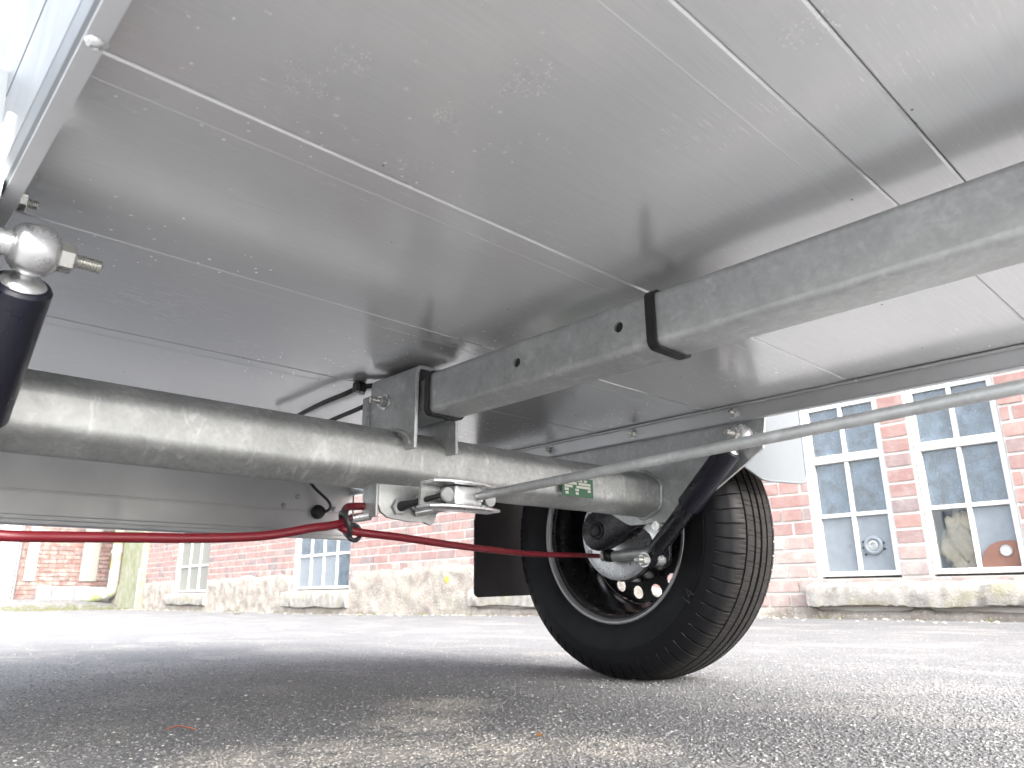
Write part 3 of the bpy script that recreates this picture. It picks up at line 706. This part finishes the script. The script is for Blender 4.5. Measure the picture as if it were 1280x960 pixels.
cb = finish(tube(NB(), spline(cableB, 8), .0050, 12), 'brake_cable', 'red', T, 60)
finish(torus(NB(), (.4795, .809, .2583), (.86, -.25, .30), .0148, .0036, 28, 8), 'cable_tie', 'black_plastic', ca, 60)
finish(torus(NB(), (.4900, .806, .2480), (.1, -.95, .1), .0095, .0030, 24, 8), 'cable_tie', 'black_plastic', ca, 60)

# electrical cables lying along the deck by the bracket
for pts in ([(.606, 1.30, .478), (.597, 1.198, .484), (.590, 1.10, .487), (.5927, 1.026, .490), (.600, .99, .4955), (.62, .965, .498), (.64, .92, .4995), (.69, .88, .5)], [(.674, 1.32, .48), (.665, 1.205, .486), (.661, 1.12, .488), (.660, 1.065, .490), (.668, 1.0, .494), (.70, .96, .497)]):
    wr = finish(tube(NB(), spline(pts, 6), .0042, 10), 'electric_cable', 'black_plastic', T, 60)
    if pts[0][0] < .65:
        finish(box(NB(), (.592, .984, .4885), (.610, 1.002, .5045), .003), 'cable_clip', 'black_plastic', wr)
        finish(lathe(NB(), [(0, .005), (.003, .0045), (.004, .002)], (.6055, .992, .4885), (0, 0, -1), 14), 'clip_screw', 'white_plastic', wr, 40)

# ------------------------------------------------------------------ brick building
XW = 4.0; CH = .0770; Z0 = .3170-5*CH; TOPZ = Z0+CH*44
B = thing('brick_building', (4.3, 6, 0), 'red brick building with white barred windows and low plinth, behind the trailer', 'building')
wins = [(.862, 1.266, .235, 1.50), (1.405, 1.822, .235, 1.50), (3.45, 4.62, .235, 1.75), (6.63, 7.79, .235, 1.75), (10.25, 11.43, .235, 1.75), (-2.2, -1.0, .235, 1.75)]
Y0, Y1 = -4.0, 14.55
# core wall with openings, built in vertical strips
bm = NB(); ysplit = sorted({Y0, Y1} | {v for w_ in wins for v in w_[:2]})
for a, b in zip(ysplit, ysplit[1:]):
    wn = [w_ for w_ in wins if w_[0] <= a and b <= w_[1]]
    if not wn: box(bm, (XW+.002, a, -.3), (XW+.34, b, TOPZ))
    else: box(bm, (XW+.002, a, -.3), (XW+.34, b, wn[0][2])); box(bm, (XW+.002, a, wn[0][3]), (XW+.34, b, TOPZ))
bmesh.ops.remove_doubles(bm, verts=bm.verts[:], dist=1e-5)
wall = finish(bm, 'wall', 'mortar', B)
# eaves and room shell
finish(prism(NB(), [(XW-.18, TOPZ), (XW+.34, TOPZ), (XW+.34, TOPZ+.12), (XW-.10, TOPZ+.12), (XW-.18, TOPZ+.05)], 'Y', Y0, Y1), 'eaves', 'paint', B)
finish(prism(NB(), [(XW-.15, TOPZ+.125), (XW+3.4, TOPZ+1.5), (XW+3.4, TOPZ+1.6), (XW-.15, TOPZ+.20)], 'Y', Y0, Y1), 'roof', 'interior_dark', B)
bm = NB(); box(bm, (XW+3.3, Y0, -.3), (XW+3.4, Y1, TOPZ)); box(bm, (XW+.34, Y0, -.35), (XW+3.3, Y1, -.28)); box(bm, (XW+.34, Y0, TOPZ), (XW+3.3, Y1, TOPZ+.05))
box(bm, (XW+.34, Y0-.1, -.3), (XW+3.3, Y0, TOPZ)); box(bm, (XW+.34, Y1, -.3), (XW+3.3, Y1+.1, TOPZ))
finish(bm, 'interior_room', 'interior_dark', B)

def ptop(y):                                  # top of the rough render on the foot of the wall
    t = max(0., min(1., (y-2.25)/1.6)); v = .10+.33*t*t*(3-2*t)
    for a, b, _, _ in wins:
        k = max(0., min(1., (max(a-y, y-b)-.02)/.06)); v = min(v, .08+k*.5)
    return v
cand, rest = [], []
def seen(y, z): return (z > max(.12, ptop(y)-.05)) and ((.55 < y < 2.35 and z < 1.33) or (4.2 < y < 6.7 and z < 1.0) or (6.7 <= y < 14 and z < .80))
for k in range(2, 44):
    z = Z0+k*CH; zc = z+CH/2
    solid = [(Y0, Y1)]
    for a, b, c_, d_ in wins:
        if c_-.02 < zc < d_:
            nxt = []
            for s0, s1 in solid:
                if b <= s0 or a >= s1: nxt.append((s0, s1))
                else:
                    if a > s0: nxt.append((s0, a))
                    if b < s1: nxt.append((b, s1))
            solid = nxt
    head = k % 2 == 0; mod = .125 if head else .25; ph = 0 if head else (.0625 if k % 4 == 1 else .1875)
    for s0, s1 in solid:
        y = s0; first = True
        g0 = math.floor((s0-ph)/mod)*mod+ph
        edges = [s0]+[g0+mod*i for i in range(1, 200) if s1-s0 > .2 and s0+.045 < g0+mod*i < s1-.045]+[s1]
        for a, b in zip(edges, edges[1:]):
            (cand if seen((a+b)/2, zc) else rest).append((a+.0072, b-.0072, z+.0078, z+CH-.0078))
cand.sort(key=lambda q: (XW**2+((q[0]+q[1])/2)**2)/((q[1]-q[0])))
if len(cand) > 296: rest += cand[296:]; cand = cand[:296]
def brick_mesh(var, mat):
    bm = NB(); box(bm, (-.013, -.5, -.5), (.03, .5, .5))
    for v in bm.verts: v.co += Vector((random.uniform(-.002, .002), random.uniform(-.008, .008), random.uniform(-.02, .02)))
    me = bpy.data.meshes.new('brick'); bm.to_mesh(me); bm.free(); me.materials.append(M[mat]); return me
BM = [brick_mesh(i, 'brick') for i in range(6)]; BP = [brick_mesh(i, 'brick_pale') for i in range(4)]
for a, b, z, zz in cand:
    pale = zz < .48+random.uniform(-.08, .06)
    o = bpy.data.objects.new('brick', random.choice(BP if pale else BM)); COL.objects.link(o); o.parent = wall
    o.location = (XW+.008+random.uniform(-.002, .002), (a+b)/2, (z+zz)/2); o.scale = (1, b-a, zz-z); o.rotation_euler = (random.uniform(-.008, .008), 0, random.uniform(-.01, .01))
Vv, Ff = [], []
for a, b, z, zz in rest:
    if zz < ptop((a+b)/2)-.03: continue
    x0 = XW-.005+random.uniform(-.002, .002); i0 = len(Vv)
    Vv += [(x0, a, z), (x0, b, z), (x0, b, zz), (x0, a, zz), (XW+.02, a, z), (XW+.02, b, z), (XW+.02, b, zz), (XW+.02, a, zz)]
    Ff += [tuple(i0+q for q in t) for t in ((0, 3, 2, 1), (0, 1, 5, 4), (1, 2, 6, 5), (2, 3, 7, 6), (3, 0, 4, 7))]
me = bpy.data.meshes.new('brickwork'); me.from_pydata(Vv, [], Ff); me.materials.append(M['brick_flat'])
tag(link('brickwork', me, B), kind='stuff')
# rough render on the foot of the wall
ny, nz = 700, 22; yy = np.linspace(Y0, Y1, ny); G = []
from mathutils import noise as mn
hn = lambda y, z: .020*mn.fractal(Vector((y*7, z*9, 0)), 1, 2, 5)
for y in yy:
    tp = ptop(y)+(.05 if ptop(y) > .2 else .01)*mn.fractal(Vector((y*2.5, 3, 0)), 1, 2, 4)
    for j in range(nz):
        t = j/(nz-1); z = -.12+(tp+.12)*t; edge = min(1, (1-t)*7)
        G.append((XW-.002-.022*edge+hn(y, z)*edge*.6+(.02 if j == nz-1 else 0), y, z))
fc = [(i*nz+j, i*nz+j+1, (i+1)*nz+j+1, (i+1)*nz+j) for i in range(ny-1) for j in range(nz-1)]
me = bpy.data.meshes.new('plinth'); me.from_pydata(G, [], fc); me.materials.append(M['plinth'])
for p in me.polygons: p.use_smooth = True
link('plinth', me, B)
o = finish(lathe(NB(), [(0, .032), (.004, .026), (.008, .012)], (XW-.028, 5.02, .30), (-1, 0, 0), 9), 'lichen_patch', 'yellow', B)

def window(y0, y1, z0, z1, cols, rails, transom=None, special={}, fw_=.032, bar=.020, brd='paint'):
    """rails: z of glazing bars; transom: z of the heavy bar"""
    xf = XW+.022; bm = NB()
    box(bm, (xf, y0+.004, z0+.012), (xf+.05, y0+fw_, z1-.004), .003, 1); box(bm, (xf, y1-fw_, z0+.012), (xf+.05, y1-.004, z1-.004), .003, 1)
    box(bm, (xf+.002, y0+fw_, z0+.012), (xf+.05, y1-fw_, z0+.012+fw_*.8), .003, 1); box(bm, (xf+.002, y0+fw_, z1-.004-fw_), (xf+.05, y1-fw_, z1-.004), .003, 1)
    if transom: box(bm, (xf-.004, y0+fw_, transom-.022), (xf+.05, y1-fw_, transom+.022), .004, 1)
    wo = finish(bm, 'window', brd, B)
    zi = [z0+.012+fw_*.8]+sorted(rails+([transom] if transom else []))+[z1-.004-fw_]
    yi = [y0+fw_+(y1-y0-2*fw_)*k/cols for k in range(cols+1)]
    for y in yi[1:-1]:
        for a, b in zip(zi, zi[1:]):
            ha = .022 if transom and abs(a-transom) < 1e-6 else (bar/2 if a in rails else 0); hb = .022 if transom and abs(b-transom) < 1e-6 else (bar/2 if b in rails else 0)
            finish(box(NB(), (xf+.006, y-bar/2, a+ha-.001), (xf+.042, y+bar/2, b-hb+.001), .002, 1), 'glazing_bar', brd, wo)
    for r_ in rails: finish(box(NB(), (xf+.005, y0+fw_-.001, r_-bar/2), (xf+.043, y1-fw_+.001, r_+bar/2), .002, 1), 'glazing_bar', brd, wo)
    for i in range(cols):
        for j in range(len(zi)-1):
            mt_ = special.get((i, j), 'glass')
            finish(box(NB(), (xf+.022+random.uniform(0, .002), yi[i]+.002, zi[j]+.002), (xf+.025, yi[i+1]-.002, zi[j+1]-.002)), 'pane', mt_, wo)
    # plastered inner reveals
    bm = NB(); box(bm, (xf+.055, y1-.002, z0), (XW+.345, y1+.006, z1)); box(bm, (xf+.055, y0-.006, z0), (XW+.345, y0+.002, z1)); box(bm, (xf+.055, y0, z0+.001), (XW+.345, y1, z0+.01))
    finish(bm, 'reveal', 'interior', wo)
    return wo
# column 0 is the lower-Y side, which is the right-hand side in the photograph
wR = window(.862, 1.266, .235, 1.50, 2, [.565, 1.165], .872, {(0, 0): 'frosted', (1, 0): 'glass_clear'})
wL = window(1.405, 1.822, .235, 1.50, 2, [.565, 1.165], .872, {(1, 0): 'frosted', (0, 0): 'frosted'})
for a, b, c_, d_ in wins[2:]:
    window(a, b, c_, d_, 4 if a < 9 else 3, [.60, .96, 1.34], None, {(i, j): 'pale_board' for i in range(4 if a > 5 else 0) for j in (0, 1)} if a > 9 else {(3, 0): 'frosted', (2, 0): 'frosted', (1, 0): 'frosted'}, bar=.026)
# vent ring on the left window, rusty plate with hole on the right one
finish(torus(NB(), (XW+.040, 1.535, .400), (-1, 0, 0), .038, .012, 28, 8), 'vent_ring', 'frosted', wL, 60)
finish(lathe(NB(), [(0, .028), (.010, .026), (.012, .015), (.004, .012)], (XW+.044, 1.535, .400), (-1, 0, 0), 24), 'vent_hub', 'galv_dark', wL, 40)
for dy, dz in ((.05, .02), (.052, -.01), (.045, -.045), (-.05, .01), (-.052, -.02)):
    finish(lathe(NB(), [(0, .006), (.006, .006)], (XW+.044, 1.535+dy, .40+dz), (-1, 0, 0), 8), 'vent_screw', 'black_plastic', wL)
rp = [(.892, .272), (.892, .385), (.93, .392), (.975, .388), (1.01, .372), (1.035, .345), (1.050, .31), (1.055, .272)]
finish(prism(NB(), rp, 'X', XW+.036, XW+.042), 'rusty_plate', 'rust', wR)
finish(torus(NB(), (XW+.034, .945, .345), (-1, 0, 0), .022, .005, 20, 6), 'pipe_collar', 'galv_dark', wR, 60)
finish(lathe(NB(), [(0, .02), (.003, .02)], (XW+.036, .945, .345), (-1, 0, 0), 16), 'pipe_cap', 'label_white', wR)
# bundle of cloth stuffed behind the lower pane
bm = NB(); bmesh.ops.create_icosphere(bm, subdivisions=4, radius=1)
for v in bm.verts:
    p = v.co.copy(); k = 1+.10*math.sin(p.x*7+p.z*5)+.12*math.sin(p.y*9-p.z*7)+.06*math.sin(p.z*19+p.y*13)
    k += .14*mn.fractal(p*2.6, 1, 2, 4); v.co = Vector((p.x*.07*k, p.y*.105*k*(1-.45*max(0, p.z)), p.z*.16*k))+Vector((4.135, 1.135, .385))
    if v.co.z < .246: v.co.z = .246
tag(finish(bm, 'cloth_bundle', 'cloth', None, 60), 'crumpled cream cloth bundle behind the lower pane of the rightmost window', 'cloth')

def sill(y0, y1, z0, z1, xo, name='window_sill', mat='sill'):
    ny = max(8, int((y1-y0)/.02)); bm = NB(); prof = [(XW+.03, z1+.012), (XW-.01, z1+.010), (xo+.012, z1), (xo, z1-.010), (xo-.002, (z0+z1)/2), (xo+.004, z0+.006), (xo+.02, z0), (XW+.03, z0)]
    R_ = []
    for i in range(ny+1):
        y = y0+(y1-y0)*i/ny; R_.append([bm.verts.new((x+(random.uniform(-.004, .004) if x < XW else 0), y, z+random.uniform(-.004, .004)+(.006*math.sin(y*9) if z < z0+.01 else 0))) for x, z in prof])
    for P, Q in zip(R_, R_[1:]):
        for k in range(len(P)): bm.faces.new((P[k], P[(k+1) % len(P)], Q[(k+1) % len(P)], Q[k]))
    bm.faces.new(R_[0]); bm.faces.new(R_[-1][::-1]); return finish(bm, name, mat, B, 50)
sill(.30, 1.875, .095, .205, XW-.075)
sill(3.35, 4.70, .085, .21, XW-.06); sill(6.58, 7.94, .060, .215, XW-.07); sill(10.15, 11.60, .075, .215, XW-.07)
# mossy pilaster and downpipe at the far corner
box_p = finish(box(NB(), (XW-.10, 12.75, -.1), (XW+.02, 13.75, 2.9), .02), 'pilaster', 'moss_wall', B)
finish(tube(NB(), [(XW-.115, 12.72, .02), (XW-.115, 12.72, .55), (XW-.115, 12.72, .62)], .016, 10), 'conduit', 'galv', B, 60)
dp = finish(tube(NB(), spline([(XW-.08, 14.15, 3.2), (XW-.08, 14.15, 1.5), (XW-.08, 14.15, .42), (XW-.10, 14.2, .26), (XW-.22, 14.45, .20), (XW-.36, 14.6, .19)], 5), .085, 16), 'downpipe', 'pipe', B, 60)
finish(lathe(NB(), [(0, .098), (.06, .098)], (XW-.08, 14.15, .92), (0, 0, 1), 18), 'pipe_collar', 'pipe', dp, 40)

# ------------------------------------------------------------------ annex at the far left
A_ = thing('brick_annex', (3.3, 16.5, .1), 'low red brick annex with two pale boarded openings and white stones, far left', 'building')
YX = 15.6
core = finish(box(NB(), (2.70, YX+.012, -.2), (4.6, YX+3, 2.6)), 'wall', 'mortar_annex', A_)
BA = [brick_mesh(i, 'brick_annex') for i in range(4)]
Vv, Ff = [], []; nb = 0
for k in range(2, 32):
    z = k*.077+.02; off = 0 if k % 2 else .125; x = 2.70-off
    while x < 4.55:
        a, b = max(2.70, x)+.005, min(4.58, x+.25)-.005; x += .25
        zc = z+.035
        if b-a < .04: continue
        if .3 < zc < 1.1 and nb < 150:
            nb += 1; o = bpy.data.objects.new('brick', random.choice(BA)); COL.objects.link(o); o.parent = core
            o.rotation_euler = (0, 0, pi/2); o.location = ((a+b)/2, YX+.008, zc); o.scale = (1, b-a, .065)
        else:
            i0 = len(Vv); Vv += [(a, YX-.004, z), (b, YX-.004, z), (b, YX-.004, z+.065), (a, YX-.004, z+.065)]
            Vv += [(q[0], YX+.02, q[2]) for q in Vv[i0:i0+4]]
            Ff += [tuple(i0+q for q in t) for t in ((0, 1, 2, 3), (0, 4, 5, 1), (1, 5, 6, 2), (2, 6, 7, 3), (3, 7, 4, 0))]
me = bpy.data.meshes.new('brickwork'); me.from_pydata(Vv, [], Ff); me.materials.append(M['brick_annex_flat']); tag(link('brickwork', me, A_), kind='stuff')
for x0, x1 in ((2.845, 3.025), (3.725, 4.015)):
    finish(box(NB(), (x0, YX-.035, .475), (x1, YX+.004, 1.9), .006), 'boarded_opening', 'pale_board', A_)
finish(box(NB(), (2.38, YX-.3, -.1), (2.66, YX+.5, 2.7), .02), 'white_pier', 'white_stone', A_)
finish(tube(NB(), [(2.72, YX-.06, .05), (2.72, YX-.06, 2.5)], .035, 12), 'drain_pipe', 'rim_edge', A_, 60)
x = 3.02; stones = [.20, .34, .24, .28]
for i, wd in enumerate(stones):
    s_ = finish(box(NB(), (x, YX-.55-.05*i, -.02), (x+wd-.012, YX-.18, .39+random.uniform(-.03, .03)), .025), 'whitewashed_stone', 'white_stone', None, 40)
    tag(s_, ['small whitewashed stone block, leftmost in the row below the annex', 'long whitewashed stone block, second from the left below the annex', 'whitewashed stone block, third from the left below the annex', 'whitewashed stone block nearest the mossy downpipe'][i], 'stone block', 'whitewashed stones below the annex'); x += wd

# ------------------------------------------------------------------ litter, weeds, leaves
def tufts(name, spots, mat, label, cat, hgt=(.008, .03)):
    Vv, Ff = [], []
    for (x, y, z) in spots:
        for _ in range(9):
            a = random.uniform(0, 2*pi); l = random.uniform(*hgt); wd = l*.09; px, py = x+random.gauss(0, .012), y+random.gauss(0, .02)
            ln = random.uniform(.2, .9)*l; i0 = len(Vv)
            Vv += [(px-wd*sin(a), py+wd*cos(a), z), (px+wd*sin(a), py-wd*cos(a), z), (px+ln*.5*cos(a)+wd*.6*sin(a), py+ln*.5*sin(a)-wd*.6*cos(a), z+l*.65), (px+ln*cos(a), py+ln*sin(a), z+l)]
            Ff += [(i0, i0+1, i0+2), (i0, i0+2, i0+3)]
    me = bpy.data.meshes.new(name); me.from_pydata(Vv, [], Ff); me.materials.append(M[mat]); return tag(link(name, me), label, cat, kind='stuff')
sp = [(XW-.05-abs(random.gauss(0, .05)), random.uniform(.3, 14), 0) for _ in range(70)]+[(random.uniform(2.3, 3.9), random.gauss(13.6, .35), 0) for _ in range(500)]
sp = [(x, y, gz(x, y)) for x, y, _ in sp]
tufts('wall_foot_weeds', sp, 'moss', 'low weeds and moss along the foot of the brick wall', 'weeds')
p3 = np.array([(XW-.06-abs(random.gauss(0, .14)), random.uniform(.3, 14), 0) for _ in range(420)]); p3[:, 2] = [gz(a, b) for a, b in p3[:, :2]]
scatter('wall_foot_debris', p3, rng.uniform(.004, .014, len(p3)), .5, 'leaf_pale', 'pale crumbs of mortar and dry leaves along the wall foot', 'debris', .2)
def leaf(loc, L, rz, mat, label, wid=.45, name='dry_leaf'):
    bm = NB(); n = 8; rows = []
    for i in range(n+1):
        t = i/n; wv = wid*L*.5*sin(pi*min(1, t*.96+.02))**.8; x = (t-.5)*L; z = .003+.18*L*(t-.5)**2
        rows.append([bm.verts.new((x, s_*wv, z+abs(s_)*wv*.35)) for s_ in (-1, -.5, 0, .5, 1)])
    for P, Q in zip(rows, rows[1:]):
        for k in range(4): bm.faces.new((P[k], P[k+1], Q[k+1], Q[k]))
    bmesh.ops.solidify(bm, geom=bm.faces[:], thickness=.0006)
    o = finish(bm, name, mat, None, 60); o.location = (loc[0], loc[1], gz(*loc)+.002); o.rotation_euler = (0, 0, rz)
    return tag(o, label, 'leaf', 'dry leaves lying on the asphalt')
leaf((.698, .693), .020, .4, 'leaf_orange', 'small orange leaf on asphalt in front of the wheel')
leaf((3.62, 8.3), .10, 1.1, 'leaf_pale', 'pale dry leaf on asphalt before the white barred window', .6)
leaf((3.3, 7.6), .09, 2.1, 'leaf_pale', 'pale curled leaf on asphalt, nearer the trailer than its neighbour', .6)
leaf((3.5, 5.6), .07, .3, 'leaf_pale', 'small pale leaf on asphalt left of the mud flap', .6)
tw = finish(tube(NB(), spline([(.385, 1.075, .006), (.395, 1.066, .010), (.405, 1.054, .009), (.413, 1.045, .006)], 4), [.0013]*13, 6), 'twig', 'twig_red', None, 60)
tag(tw, 'thin red brown twig on the shaded asphalt at lower left', 'twig')
